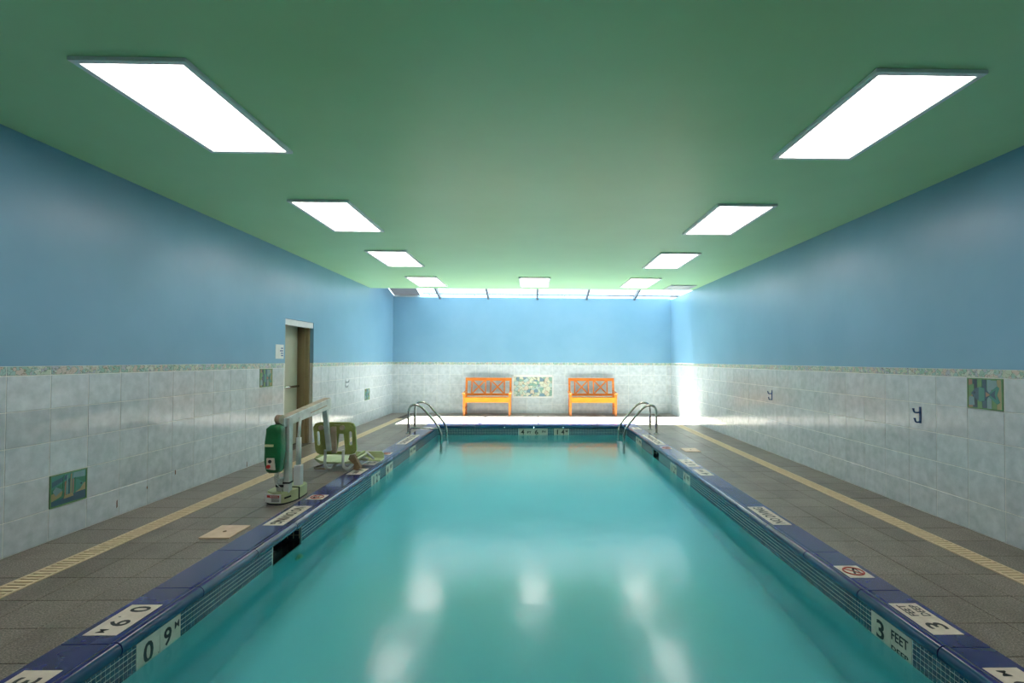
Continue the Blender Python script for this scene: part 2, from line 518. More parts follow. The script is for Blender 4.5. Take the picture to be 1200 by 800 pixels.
# raised kerb that carries the skylight at the far end
prism(bm, [(YCE, ZC), (YN + 0.12, ZC), (YN + 0.12, 3.0), (YCE, 3.0 + 0.22 * (YN - YCE))], 'x', XW - TH, XW, 0)
wall_left = tag(obj('wall_left', bm, [M['blue'], M['grout']]), kind='structure')
bm = new_bm()
wall_x(bm, XE + REC, TH - REC, YB - 0.1, YN, -0.2, zg, 1)
wall_x(bm, XE, TH, YB - 0.1, YN, zg, ZC, 0)
wall_right = tag(obj('wall_right', bm, [M['blue'], M['grout']]), kind='structure')
bm = new_bm()
box(bm, XW - TH, XE + TH, YN + REC, YN + 0.25, -0.2, zg, 1)
box(bm, XW - TH, XE + TH, YN, YN + 0.25, zg, 2.965, 0)
wall_far = tag(obj('wall_far', bm, [M['blue'], M['grout']]), kind='structure')
bm = new_bm()
box(bm, XW - TH, XE + TH, YB - 0.25, YB - REC, -0.2, zg, 1)
box(bm, XW - TH, XE + TH, YB - 0.25, YB, zg, ZC, 0)
joined = []
wall_near = tag(obj('wall_near', bm, [M['blue'], M['grout']]), kind='structure')

def wall_tile_mesh(w, h, mat, nm):
    g, c, th = 0.0055, 0.0016, 0.0055
    b = new_bm()
    lo = [(g / 2, g / 2), (w - g / 2, g / 2), (w - g / 2, h - g / 2), (g / 2, h - g / 2)]
    hi = [(g / 2 + c, g / 2 + c), (w - g / 2 - c, g / 2 + c), (w - g / 2 - c, h - g / 2 - c), (g / 2 + c, h - g / 2 - c)]
    v0 = [b.verts.new((x, 0.004, y)) for x, y in lo]
    v1 = [b.verts.new((x, -th + 0.004 + 0.0014, y)) for x, y in lo]
    v2 = [b.verts.new((x, -th + 0.004, y)) for x, y in hi]
    b.faces.new(v2)
    for A, B in ((v0, v1), (v1, v2)):
        for i in range(4): b.faces.new((A[i], A[(i + 1) % 4], B[(i + 1) % 4], B[i]))
    bmesh.ops.recalc_face_normals(b, faces=b.faces)
    me = bpy.data.meshes.new(nm); b.to_mesh(me); b.free(); me.materials.append(mat)
    return me
ROWS = [(0.0, 0.235), (0.235, 0.485), (0.485, 0.735), (0.735, 0.985), (0.985, 1.235)]
BORD = (1.2365, ZT)

def fish_tile_mesh(kind, w=0.328, h=0.25):
    """glazed relief tile: coloured bands behind a fish; local x = width, -y = out, z = up"""
    names = ['fish_green', 'fish_navy', 'fish_teal', 'fish_sand', 'fish_pink', 'fish_sky', 'fish_dark', 'fish_leaf']
    ix = {n: i for i, n in enumerate(names)}
    b = new_bm()
    box(b, 0.003, w - 0.003, -0.003, 0.004, 0.003, h - 0.003, ix['fish_green'])
    def poly(pts, m, d):
        f = prism(b, [(p[0] * w, p[1] * h) for p in pts], 'y', -0.0031, -0.0031 - d, ix[m])
    if kind == 'striped':
        poly([(.05, .55), (.4, .72), (.95, .75), (.95, .95), (.05, .95)], 'fish_teal', .0006)
        poly([(.06, .62), (.45, .80), (.45, .92), (.06, .78)], 'fish_navy', .0009)
        poly([(.6, .78), (.93, .74), (.93, .93), (.62, .93)], 'fish_sky', .0009)
        poly([(.05, .06), (.95, .06), (.95, .30), (.6, .34), (.3, .22), (.05, .2)], 'fish_navy', .0008)
        poly([(.05, .2), (.3, .3), (.36, .5), (.18, .46), (.05, .42)], 'fish_sand', .0009)
        poly([(.62, .3), (.95, .32), (.95, .55), (.8, .5)], 'fish_sand', .0009)
        poly([(.16, .62), (.34, .48), (.16, .34), (.08, .5)], 'fish_sky', .0016)
        body = [(.30, .48), (.42, .66), (.58, .74), (.74, .70), (.90, .54), (.80, .38), (.62, .28), (.44, .30)]
        poly(body, 'fish_teal', .0018)
        for x, m_, a0, a1 in ((.33, 'fish_green', .34, .93), (.38, 'fish_pink', .26, .74), (.43, 'fish_sky', .22, .92), (.48, 'fish_navy', .3, .8), (.53, 'fish_sand', .24, .94), (.585, 'fish_pink', .3, .76), (.64, 'fish_green', .28, .78)):
            poly([(x, a0), (x + .032, a0 + .02), (x + .040, a1), (x + .008, a1 - .03)], m_, .0022)
        poly([(.36, .20), (.62, .22), (.60, .32), (.38, .30)], 'fish_sand', .0025)
        poly([(.80, .54), (.83, .57), (.86, .54), (.83, .51)], 'fish_dark', .003)
    else:
        for i, m_ in enumerate(['fish_pink', 'fish_dark', 'fish_leaf', 'fish_navy', 'fish_sky', 'fish_leaf', 'fish_sand']):
            poly([(.04 + .132 * i, .05), (.04 + .132 * i + .125, .05), (.04 + .132 * i + .11, .95), (.04 + .132 * i, .95)], m_, .0006)
        poly([(.05, .35), (.2, .5), (.2, .8), (.05, .75)], 'fish_leaf', .001)
        poly([(.05, .1), (.22, .12), (.2, .38), (.05, .42)], 'fish_sky', .001)
        poly([(.6, .6), (.86, .7), (.82, .93), (.62, .93)], 'fish_sky', .001)
        body = [(.12, .50), (.24, .66), (.42, .72), (.56, .62), (.66, .48), (.56, .34), (.42, .24), (.26, .32)]
        poly(body, 'fish_navy', .0018)
        poly([(.34, .24), (.50, .28), (.50, .68), (.34, .71)], 'fish_teal', .0022)
        poly([(.60, .50), (.84, .76), (.90, .70), (.84, .48), (.92, .26), (.84, .2), (.60, .44)], 'fish_teal', .0016)
        poly([(.66, .50), (.80, .64), (.78, .48), (.82, .34), (.66, .46)], 'fish_navy', .0022)
        poly([(.54, .4), (.66, .48), (.54, .56)], 'fish_pink', .0024)
        poly([(.19, .52), (.22, .56), (.25, .52), (.22, .48)], 'fish_dark', .003)
    for a, c_, d_, e_ in ((0, w, 0, .012), (0, w, h - .012, h), (0, .012, 0, h), (w - .012, w, 0, h)):
        box(b, a + 0.003 if a == 0 else a, c_ - 0.003 if c_ == w else c_, -0.0065, 0, d_ + 0.003 if d_ == 0 else d_, e_ - 0.003 if e_ == h else e_, ix['fish_leaf'])
    bmesh.ops.recalc_face_normals(b, faces=b.faces)
    me = bpy.data.meshes.new('fish_tile'); b.to_mesh(me); b.free()
    for n in names: me.materials.append(M[n])
    return me
FISH = {k: fish_tile_mesh(k) for k in ('striped', 'leafy')}

def tile_wall(parent, side, anchor, pitch, k0, k1, skip=lambda a, b, r: False, fish={}):
    """side: left / right / far. columns k0..k1-1 at anchor + k*pitch along the wall"""
    cache = {}
    for k in range(k0, k1):
        a = anchor + k * pitch; b_ = a + pitch
        end = YN if side != 'far' else XE
        start = -99 if side != 'far' else XW
        a2, b2 = max(a, start), min(b_, end)
        w = b2 - a2
        if w < 0.02: continue
        for r, (z0, z1) in enumerate(ROWS + [BORD]):
            if skip(a2, b2, r): continue
            isb = r == 5
            nm = 'border_tile' if isb else 'tile'
            if (k, r) in fish:
                kind_, lab = fish[(k, r)]; me = FISH[kind_]; nm = 'fish_tile'
            else:
                key = (round(w, 4), round(z1 - z0, 4))
                if key not in cache: cache[key] = wall_tile_mesh(w, z1 - z0, M['border'] if isb else M['tile'], nm)
                me = cache[key]; lab = None
            if side == 'left': loc, rz = (XW, a2, z0), R(90)
            elif side == 'right': loc, rz = (XE, b2, z0), R(-90)
            else: loc, rz = (a2, YN, z0), 0
            o = obj(nm, me, None, parent, loc, (0, 0, rz))
            # hand-set tiles: a hair of tilt, so that reflections break at the joints
            o.rotation_euler = (random.uniform(-.0012, .0012), random.uniform(-.0012, .0012) * 0, rz + random.uniform(-.0012, .0012))
            if lab: o['label'] = lab
tile_wall(wall_left, 'left', 3.616, 0.3283, -4, 30,
          skip=lambda a, b, r: b > DY0 + 0.05 and a < DY1 - 0.05 and True,
          fish={(1, 1): ('striped', 'tile with a striped teal and sand coloured fish, low on the left wall'),
                (10, 4 if False else 4): ('leafy', 'green and blue fish tile beside the doorway')
                , (23, 2): ('leafy', 'small green fish tile far along the left wall')})
tile_wall(wall_right, 'right', 3.859 - 0.332, 0.332, -4, 30,
          fish={(1, 4): ('leafy', 'green and navy fish tile just under the border of the right wall')})
MU = (-0.535, 0.525, 0.395, 0.965)
tile_wall(wall_far, 'far', -0.492 - 0.328 * 10, 0.328, 0, 23,
          skip=lambda a, b, r: r in (2, 3) and a > -0.5 and b < 0.5)
# rest of the tiling, outside the photograph
bm = new_bm()
for X, s in ((XW, 1), (XE, -1)):
    y = YB
    while y < 2.15:
        for z0, z1 in ROWS + [BORD]:
            box(bm, min(X - s * .001, X + s * .0015), max(X - s * .001, X + s * .0015), y + .002, min(y + .328, 2.26) - .002, z0 + .002, z1 - .002)
        y += .328
    tag(obj('tile', bm, M['tile'], wall_left if s == 1 else wall_right), kind='stuff')
    bm = new_bm()
for i in range(22):
    for z0, z1 in ROWS + [BORD]:
        box(bm, XW + i * .325 + .002, XW + (i + 1) * .325 - .002, YB - .004, YB + .0015, z0 + .002, z1 - .002)
tag(obj('tile', bm, M['tile'], wall_near), kind='stuff')

# mural on the far wall: six picture tiles in a white frame
bm = new_bm()
x0, x1, z0, z1 = MU
for q in ((x0, x1, z0, z0 + .035), (x0, x1, z1 - .035, z1), (x0, x0 + .035, z0, z1), (x1 - .035, x1, z0, z1)):
    box(bm, q[0], q[1], YN - .012, YN + .006, q[2], q[3], 0, .003)
tag(obj('mural_frame', bm, M['white_metal'], wall_far), 'white frame of the picture tile mural between the benches')
mw, mh = (x1 - x0 - .07) / 3, (z1 - z0 - .07) / 2
mme = wall_tile_mesh(mw, mh, M['mural'], 'mural_tile')
for i in range(3):
    for j in range(2):
        o = obj('mural_tile', mme, None, wall_far, (x0 + .035 + i * mw, YN - .001, z0 + .035 + j * mh))
        o['label'] = 'picture tile of the far wall mural in pale greens, sand and blue'
# little rust marks in the joints near the floor of the left wall
for (y, z, h_) in ((4.58, .105, .07), (4.93, .16, .03), (5.31, .22, .05), (6.62, .04, .07), (3.63, -0.001, .0)):
    if h_ == 0: continue
    bm = new_bm()
    prism(bm, [(y - .005, z - h_ / 2), (y + .006, z - h_ / 2 + .008), (y + .004, z + h_ / 2), (y - .005, z + h_ / 2 - .01)], 'x', XW, XW + .0028)
    tag(obj('rust_stain', bm, M['rust'], wall_left), 'brown rust mark in a tile joint')

# ceiling ------------------------------------------------------------------
bm = new_bm()
box(bm, XW - TH, XE + TH, YB - .25, YCE, ZC, ZC + .12, 0)
ceiling = tag(obj('ceiling', bm, M['ceiling']), kind='structure')
bm = new_bm()      # roof slab above; its edge shades the first strip under the glass
box(bm, XW - TH, XE + TH, YB - .25, YCE + .02, ZC + .12, 3.46, 0)
box(bm, XW - TH, XE + TH, YCE, 12.0, 3.34, 3.46, 0)
trim_roof = tag(obj('trim_1', bm, M['roof']), 'white roof slab above the ceiling', kind='structure')
# skylight over the far end ---------------------------------------------------
win = thing('window_1', None, None, kind='structure')
win['label'] = 'sloping glass skylight strip between the ceiling edge and the far wall'
zs = lambda y: 2.99 + 0.235 * (YN - y)
xs = [XW, -2.40, -1.16, 0.10, 1.37, 2.61, XE]
for i in range(1, 6):
    bm = new_bm()
    beam(bm, (xs[i], YN + .06, zs(YN + .06) - .02), (xs[i], 11.9, zs(11.9) - .02), .045, .10)
    obj('rafter', bm, M['mullion'], win)
for i in range(6):
    bm = new_bm()
    a, b_ = xs[i] + .02, xs[i + 1] - .02
    beam(bm, ((a + b_) / 2, YN + .1, zs(YN + .1) + .04), ((a + b_) / 2, 11.9, zs(11.9) + .04), b_ - a, .008)
    obj('pane', bm, M['glass'], win)
bm = new_bm()
box(bm, XW, XE, YN + .08, YN + .14, 2.965, 3.02, 0)
obj('sill', bm, M['white_metal'], win)
bm = new_bm()
beam(bm, ((XW - 2.93) / 2, YN + .1, zs(YN + .1) + .06), ((XW - 2.93) / 2, 11.9, zs(11.9) + .06), 2.93 + XW if False else -XW - 2.93, .012)
obj('opal_panel', bm, M['opal'], win)
bm = new_bm()      # glazed gable on the right
prism(bm, [(YCE, 2.95), (YN, 2.95), (YN, 2.99), (YCE, 2.99 + .235 * (YN - YCE))], 'x', XE + .05, XE + .058)
obj('gable_pane', bm, M['glass'], win)

# the door in its recess --------------------------------------------------------
bm = new_bm()
XR = XW - .235
door = thing('door_1', None, None, kind='structure')
door['label'] = 'grey beige door with a brown frame, set back in the left wall'
box(bm, XR - .05, XR, DY0 + .06, DY1 - .06, .01, DZ - .06)
box(bm, XR, XR + .004, DY0 + .16, DY1 - .16, 1.1, DZ - .2)
obj('door_leaf', bm, M['door'], door)
bm = new_bm()      # frame profile with stops
for y0, y1, s in ((DY0, DY0 + .05, 1), (DY1 - .05, DY1, -1)):
    box(bm, XR - .06, XW - .06, y0, y1, 0, DZ)
    ys = sorted((y0 if s == 1 else y1, (y1 if s == 1 else y0) + s * .02))
    box(bm, XR + .06, XR + .12, ys[0], ys[1], 0, DZ - .05)
box(bm, XR - .06, XW - .06, DY0, DY1, DZ - .055, DZ)
obj('door_frame', bm, M['frame'], door)
bm = new_bm()
box(bm, XW - .10, XW - .008, DY0 + .01, DY1 - .01, DZ - .09, DZ - .004)
tag(obj('door_closer_cover', bm, M['white_metal'], door), 'white header strip over the door')
bm = new_bm()
tube(bm, [(XR + .06, DY0 + .16, .93), (XR + .06, DY1 - .14, .93)], .018)
tube(bm, [(XR, DY0 + .18, .93), (XR + .06, DY0 + .18, .93)], .014)
tube(bm, [(XR, DY1 - .16, .93), (XR + .06, DY1 - .16, .93)], .014)
tag(obj('push_bar', bm, M['steel'], door), 'steel push bar')
bm = new_bm()
box(bm, XR - .4, XR - .05, DY0 - .1, DY1 + .1, 0, DZ + .1)
obj('door_backing', bm, M['dark'], door)

# ================================================================== POOL
pool = thing('swimming_pool', 'long rectangular pool with navy coping and a band of blue mosaic', 'pool', (0, 0, 0))
ZD0, ZD1 = -1.12, -1.62
bm = new_bm()
th = .25
SKL = (4.07, 4.56); SKR = (8.15, 8.58)         # skimmer mouths
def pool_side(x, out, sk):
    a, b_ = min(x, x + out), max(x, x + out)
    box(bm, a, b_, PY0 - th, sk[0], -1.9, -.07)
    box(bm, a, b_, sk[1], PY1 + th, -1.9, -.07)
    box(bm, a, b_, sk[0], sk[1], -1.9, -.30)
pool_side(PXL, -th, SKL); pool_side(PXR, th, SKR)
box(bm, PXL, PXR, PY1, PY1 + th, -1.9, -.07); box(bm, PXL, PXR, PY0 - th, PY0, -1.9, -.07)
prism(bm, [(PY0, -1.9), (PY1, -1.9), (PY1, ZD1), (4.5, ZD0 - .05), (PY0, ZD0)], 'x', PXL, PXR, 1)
obj('basin', bm, [M['shaded_plaster'], M['plaster']], pool)
# coping stones
def coping_profile(out, face):
    s = 1 if face > out else -1      # direction towards the water
    f = face
    # flat top, a shallow valley, then the rolled nose
    return [(out, -.07), (out, .001), (f - s * .03, .002), (f - s * .012, .0005), (f - s * .002, .006), (f + s * .014, .0095), (f + s * .032, .006),
            (f + s * .046, -.006), (f + s * .052, -.022), (f + s * .051, -.040), (f + s * .044, -.055), (f + s * .030, -.066), (f + s * .01, -.07)]
def coping(side, a, b_):
    bm = new_bm()
    g = .0035
    if side == 'L': fs = prism(bm, coping_profile(CXL + .001, PXL), 'y', a + g, b_ - g)
    elif side == 'R': fs = prism(bm, coping_profile(CXR - .001, PXR), 'y', a + g, b_ - g)
    elif side == 'F': fs = prism(bm, [(p[0], p[1]) for p in coping_profile(CY1 - .001, PY1)], 'x', a + g, b_ - g)
    else: fs = prism(bm, [(p[0], p[1]) for p in coping_profile(PY0 - .25, PY0)], 'x', a + g, b_ - g)
    for i, f in enumerate(fs[2:]):
        f.smooth = 4 <= i <= 11
        f.material_index = 1 if 6 <= i <= 12 else 0
    cap_edges = list({e for f in fs[:2] for e in f.edges})
    bmesh.ops.recalc_face_normals(bm, faces=bm.faces)
    bmesh.ops.split_edges(bm, edges=cap_edges)
    return obj('coping_stone', bm, [M['coping'], M['nose']], pool, recalc=False)
def runs(a, b_, anchor, p):
    k = math.ceil((a - anchor) / p); c = [a]
    y = anchor + k * p
    while y < b_ - .03:
        if y > a + .03: c.append(y)
        y += p
    return list(zip(c, c[1:] + [b_]))
for a, b_ in runs(PY0 - .25, CY1, 4.371, .6125): coping('L', a, b_)
for a, b_ in runs(PY0 - .25, CY1, 4.303, .6145): coping('R', a, b_)
for a, b_ in runs(PXL + .055, PXR - .055, 0.02, .6125): coping('F', a, b_)
for a, b_ in runs(PXL + .055, PXR - .055, 0.02, .6125): coping('N', a, b_)
bm = new_bm()      # bed of joint grout under the stones
box(bm, CXL + .004, PXL - .01, PY0 - .24, CY1 - .004, -.068, -.003)
box(bm, PXR + .01, CXR - .004, PY0 - .24, CY1 - .004, -.068, -.003)
obj('coping_bed', bm, M['black_tile'], pool)

# depth markers -----------------------------------------------------------------
def marker_top(side, y0, y1, texts, label, split=False):
    """cream tiles let into the coping top; texts = [(string, along 0..1, across 0..1, w, h, mat)]; along runs in reading direction"""
    xi, xo = (PXL - .04, CXL + .035) if side == 'L' else (PXR + .02, CXR - .035)
    a, b_ = min(xi, xo), max(xi, xo)
    bm = new_bm()
    if split:
        m_ = (y0 + y1) / 2
        box(bm, a, b_, y0, m_ - .001, -.002, .0035, 0, .001); box(bm, a, b_, m_ + .001, y1, -.002, .0035, 0, .001)
    else:
        box(bm, a, b_, y0, y1, -.002, .0035, 0, .001)
    o = obj('depth_marker', bm, M['marker'], pool)
    o['label'] = label
    L, W_ = y1 - y0, b_ - a
    if side == 'L': fr = ((a, y1, .0035), (0, -1, 0), (1, 0, 0), (0, 0, 1))
    else: fr = ((b_, y0, .0035), (0, 1, 0), (-1, 0, 0), (0, 0, 1))
    for s, u, v_, w, h_, mt in texts:
        if s == '@nodive':
            b2 = new_bm()
            O, U, V, N = [Vector(q) for q in fr]
            c = O + U * L * .5 + V * W_ * .5 + N * .0012
            ring = [c + U * math.cos(t) * .060 + V * math.sin(t) * .060 for t in [2 * math.pi * k / 24 for k in range(25)]]
            tube(b2, ring, .0055, 6)
            beam(b2, c - U * .042 - V * .042, c + U * .042 + V * .042, .010, .003)
            obj('symbol_ring', b2, M['red_ink'], o)
            b2 = new_bm()
            beam(b2, c - U * .035 + V * .012, c + U * .02 - V * .010, .012, .003)
            tube(b2, [c + U * .028 - V * .016, c + U * .034 - V * .016], .008, 8)
            beam(b2, c - U * .03 - V * .03, c + U * .04 - V * .034, .005, .003)
            obj('diver_symbol', b2, M['ink'], o)
        else:
            letters(s, u * L, v_ * W_, w * L, h_ * W_, fr, mt, o, bold=0.008 if s == 'M' else 0.015)
    return o
K, RD = M['ink'], M['red_ink']
marker_top('L', 2.015, 2.325, [('3', .27, .5, .20, .62, K), ('FEET', .75, .5, .36, .3, K)], 'cream 3 FEET depth tile on the left coping, nearest of all', True)
marker_top('L', 2.612, 2.932, [('0', .17, .52, .20, .62, K), ('.', .43, .24, .025, .09, K), ('9', .63, .52, .20, .62, K), ('M', .88, .40, .11, .26, K)], 'cream 0.9 M depth tile on the left coping')
marker_top('L', 4.31, 4.875, [('NO DIVING', .5, .5, .88, .56, K)], 'cream NO DIVING tile beside the lift base on the left coping')
marker_top('L', 5.10, 5.275, [('@nodive', 0, 0, 0, 0, RD)], 'small no-diving symbol tile left of the pool beside the lift')
marker_top('L', 6.20, 6.54, [('4', .25, .5, .22, .6, K), ('FEET', .74, .5, .38, .3, K)], 'cream 4 FEET depth tile under the lift seat', True)
marker_top('L', 6.75, 7.10, [('1', .2, .5, .07, .6, K), ('.', .34, .24, .025, .09, K), ('2', .54, .5, .2, .6, K), ('M', .86, .4, .12, .26, K)], 'cream 1.2 M depth tile beyond the lift seat')
marker_top('L', 7.49, 7.67, [('@nodive', 0, 0, 0, 0, RD)], 'small no-diving symbol tile beyond the lift on the left coping')
marker_top('L', 8.42, 9.45, [('NO DIVING', .5, .5, .88, .56, K)], 'long NO DIVING tile before the left ladder')
marker_top('L', 10.2, 10.5, [('4', .25, .5, .22, .6, K), ('FEET', .74, .5, .38, .3, K)], 'cream depth tile at the foot of the left ladder', True)
marker_top('R', 1.98, 2.294, [('0', .18, .5, .2, .62, K), ('.', .38, .24, .025, .09, K), ('9', .58, .5, .2, .62, K), ('M', .86, .62, .13, .26, K)], 'cream 0.9 M depth tile on the right coping, nearest of all')
marker_top('R', 2.573, 2.905, [('3', .25, .5, .20, .62, K), ('FEET', .745, .70, .37, .28, K), ('DEEP', .745, .27, .37, .28, K)], 'cream 3 FEET depth tile on the right coping', True)
marker_top('R', 3.25, 3.44, [('@nodive', 0, 0, 0, 0, RD)], 'red and cream no-diving symbol tile on the right coping')
marker_top('R', 4.302, 4.83, [('NO DIVING', .5, .5, .88, .56, K)], 'cream NO DIVING tile on the right coping')
marker_top('R', 6.15, 6.50, [('4', .25, .5, .22, .6, K), ('FEET', .74, .5, .38, .3, K)], 'cream 4 FEET depth tile on the right coping', True)
marker_top('R', 6.66, 7.15, [('1', .2, .5, .07, .6, K), ('.', .34, .24, .025, .09, K), ('2', .54, .5, .2, .6, K), ('M', .86, .4, .12, .26, K)], 'cream 1.2 M depth tile on the right coping')
marker_top('R', 7.99, 8.16, [('@nodive', 0, 0, 0, 0, RD)], 'small no-diving symbol tile beside the right skimmer lid')
marker_top('R', 8.42, 9.52, [('NO DIVING', .5, .5, .88, .56, K)], 'long NO DIVING tile before the right ladder')
marker_top('R', 10.27, 10.58, [('4', .25, .5, .22, .6, K), ('FEET', .74, .5, .38, .3, K)], 'cream depth tile at the foot of the right ladder', True)

ZM0, ZM1 = -.075, -.236
FM = {'L': [], 'R': [], 'F': []}
def marker_face(side, a, b_, texts, label, n=2):
    FM[side].append((a, b_))
    bm = new_bm()
    w = (b_ - a) / n
    for i in range(n):
        c, d = a + i * w + .001, a + (i + 1) * w - .001
        if side == 'L': box(bm, PXL - .002, PXL + .004, c, d, ZM1, ZM0, 0, .001)
        elif side == 'R': box(bm, PXR - .004, PXR + .002, c, d, ZM1, ZM0, 0, .001)
        else: box(bm, c, d, PY1 - .004, PY1 + .002, ZM1, ZM0, 0, .001)
    o = obj('depth_marker', bm, M['marker'], pool); o['label'] = label
    fr = {'L': ((PXL + .004, a, ZM1), (0, 1, 0), (0, 0, 1), (1, 0, 0)),
          'R': ((PXR - .004, b_, ZM1), (0, -1, 0), (0, 0, 1), (-1, 0, 0)),
          'F': ((a, PY1 - .004, ZM1), (1, 0, 0), (0, 0, 1), (0, -1, 0))}[side]
    L, H_ = b_ - a, ZM0 - ZM1
    for s, u, v_, w_, h_ in texts: letters(s, u * L, v_ * H_, w_ * L, h_ * H_, fr, K, o, bold=0.008 if s == 'M' else 0.02)
marker_face('L', 2.687, 3.018, [('0', .25, .45, .21, .68), ('.', .47, .16, .02, .07), ('9', .68, .48, .18, .60), ('M', .90, .66, .11, .24)], 'cream 0.9 M waterline depth tile in the left mosaic')
marker_face('L', 6.50, 6.86, [('1', .25, .5, .07, .62), ('.', .42, .22, .02, .07), ('2', .62, .5, .18, .62), ('M', .88, .66, .12, .24)], 'cream 1.2 M waterline depth tile in the left mosaic')
marker_face('L', 7.135, 7.48, [('4', .25, .5, .20, .62), ('FEET', .74, .6, .36, .3)], 'cream 4 FEET waterline depth tile in the left mosaic')
marker_face('L', 8.50, 8.93, [('NO', .25, .6, .3, .3), ('DIVING', .74, .6, .38, .3)], 'waterline tile in the left mosaic near the ladder')
marker_face('R', 2.694, 3.018, [('3', .25, .46, .20, .66), ('FEET', .73, .62, .40, .32), ('DEEP', .73, .16, .40, .22)], 'cream 3 FEET waterline depth tile in the right mosaic')
marker_face('R', 6.53, 6.81, [('4', .25, .5, .20, .62), ('FEET', .74, .62, .36, .28)], 'cream 4 FEET waterline depth tile in the right mosaic')
marker_face('R', 7.13, 7.45, [('1', .25, .5, .07, .62), ('.', .42, .22, .02, .07), ('2', .62, .5, .18, .62), ('M', .88, .66, .12, .24)], 'cream 1.2 M waterline depth tile in the right mosaic')
marker_face('R', 9.44, 9.95, [('NO', .25, .6, .3, .3), ('DIVING', .74, .6, .38, .3)], 'waterline tile in the right mosaic near the ladder')
marker_face('F', -.295, .314, [('4', .13, .55, .11, .62), ('FT', .36, .5, .14, .3), ('6', .61, .55, .11, .62), ('IN', .86, .62, .12, .26)], 'cream 4 FT 6 IN depth tiles under the far coping', 4)
marker_face('F', .44, .746, [('1', .25, .55, .08, .62), ('.', .42, .25, .03, .08), ('4', .62, .55, .22, .62), ('M', .88, .66, .14, .26)], 'cream 1.4 M depth tiles under the far coping')

# waterline mosaic --------------------------------------------------------------
PM = .0268
def mosaic(side, a, b_, gaps):
    bm = new_bm()
    if side == 'L': box(bm, PXL - .001, PXL + .0008, a, b_, ZM1 - .003, -.0702, 1)
    elif side == 'R': box(bm, PXR - .0008, PXR + .001, a, b_, ZM1 - .003, -.0702, 1)
    else: box(bm, a, b_, PY1 - .0008, PY1 + .001, ZM1 - .003, -.0702, 1)
    # cut the backing where skimmers open: drop it and rebuild in runs
    bm.free(); bm = new_bm()
    c = a; spans = []
    for g0, g1, hole in sorted(gaps):
        if hole:
            spans.append((c, g0)); c = g1
    spans.append((c, b_))
    for s0, s1 in spans:
        if side == 'L': box(bm, PXL - .001, PXL + .0008, s0, s1, ZM1 - .003, -.0702, 1)
        elif side == 'R': box(bm, PXR - .0008, PXR + .001, s0, s1, ZM1 - .003, -.0702, 1)
        else: box(bm, s0, s1, PY1 - .0008, PY1 + .001, ZM1 - .003, -.0702, 1)
    y = a
    while y + PM < b_:
        if not any(g0 - PM * .7 < y < g1 - PM * .3 for g0, g1, h_ in gaps):
            for j in range(6):
                z1 = ZM0 - j * PM - .001; z0 = z1 - PM + .0046
                p, q = y + .0023, y + PM - .0023
                if side == 'L': pts = [(PXL + .003, p, z0), (PXL + .003, q, z0), (PXL + .003, q, z1), (PXL + .003, p, z1)]; d = Vector((-.003, 0, 0))
                elif side == 'R': pts = [(PXR - .003, q, z0), (PXR - .003, p, z0), (PXR - .003, p, z1), (PXR - .003, q, z1)]; d = Vector((.003, 0, 0))
                else: pts = [(p, PY1 - .003, z0), (q, PY1 - .003, z0), (q, PY1 - .003, z1), (p, PY1 - .003, z1)]; d = Vector((0, .003, 0))
                f = [bm.verts.new(t) for t in pts]; bk = [bm.verts.new(Vector(t) + d) for t in pts]
                bm.faces.new(f)
                for i in range(4): bm.faces.new((f[i], bk[i], bk[(i + 1) % 4], f[(i + 1) % 4]))
        y += PM
    o = obj('waterline_mosaic', bm, [M['mosaic'], M['mosaic_grout']], pool)
    tag(o, 'band of small dark blue mosaic tiles with pale joints', kind='stuff')
mosaic('L', PY0, PY1, [(a, b, False) for a, b in FM['L']] + [(SKL[0], SKL[1], True)])
mosaic('R', PY0, PY1, [(a, b, False) for a, b in FM['R']] + [(SKR[0], SKR[1], True)])
mosaic('F', PXL + .004, PXR - .004, [(a, b, False) for a, b in FM['F']])

# skimmer throats
for X, s, (a, b_) in ((PXL, -1, SKL), (PXR, 1, SKR)):
    bm = new_bm()
    xo = X + s * .24
    lo, hi = min(X + s * .01, xo), max(X + s * .01, xo)
    t = .006
    box(bm, lo, hi, a - t * 0, a + t, -.30, -.0702); box(bm, lo, hi, b_ - t, b_, -.30, -.0702)
    box(bm, lo, hi, a, b_, -.0715, -.0695); box(bm, lo, hi, a, b_, -.299, -.293)
    box(bm, min(xo, xo - s * t), max(xo, xo - s * t), a, b_, -.30, -.07)
    o = obj('skimmer_throat', bm, M['black_tile'], pool)
    o['label'] = 'dark skimmer opening in the waterline'
    bm = new_bm()      # pale grid lining on the far cheek
    for i in range(4):
        for j in range(5):
            x_ = X + s * (.015 + i * .05)
            box(bm, min(x_, x_ + s * .044), max(x_, x_ + s * .044), b_ - t - .004, b_ - t - .001, -.115 - j * .04, -.079 - j * .04)
    obj('skimmer_tiles', bm, M['dark'], o)
    bm = new_bm()
    box(bm, min(X + s * .01, X + s * .22), max(X + s * .01, X + s * .22), b_ - t - .002, b_ - t, -.185, -.075)
    obj('skimmer_grout', bm, M['cream'], o)
# return fitting low in the left side
bm = new_bm()
tube(bm, [(PXL, 4.5, -.55), (PXL + .012, 4.5, -.55)], .05, 20)
tube(bm, [(PXL + .012, 4.5, -.55), (PXL + .03, 4.5, -.55)], .03, 16)
obj('return_fitting', bm, M['yellow'], pool)
# water
bm = new_bm()
box(bm, PXL - .1, PXR + .1, PY0 - .1, PY1 + .1, -1.8, ZWATER)
water = obj('water', bm, M['water'])
tag(water, 'still clear turquoise pool water', 'water', kind='stuff')

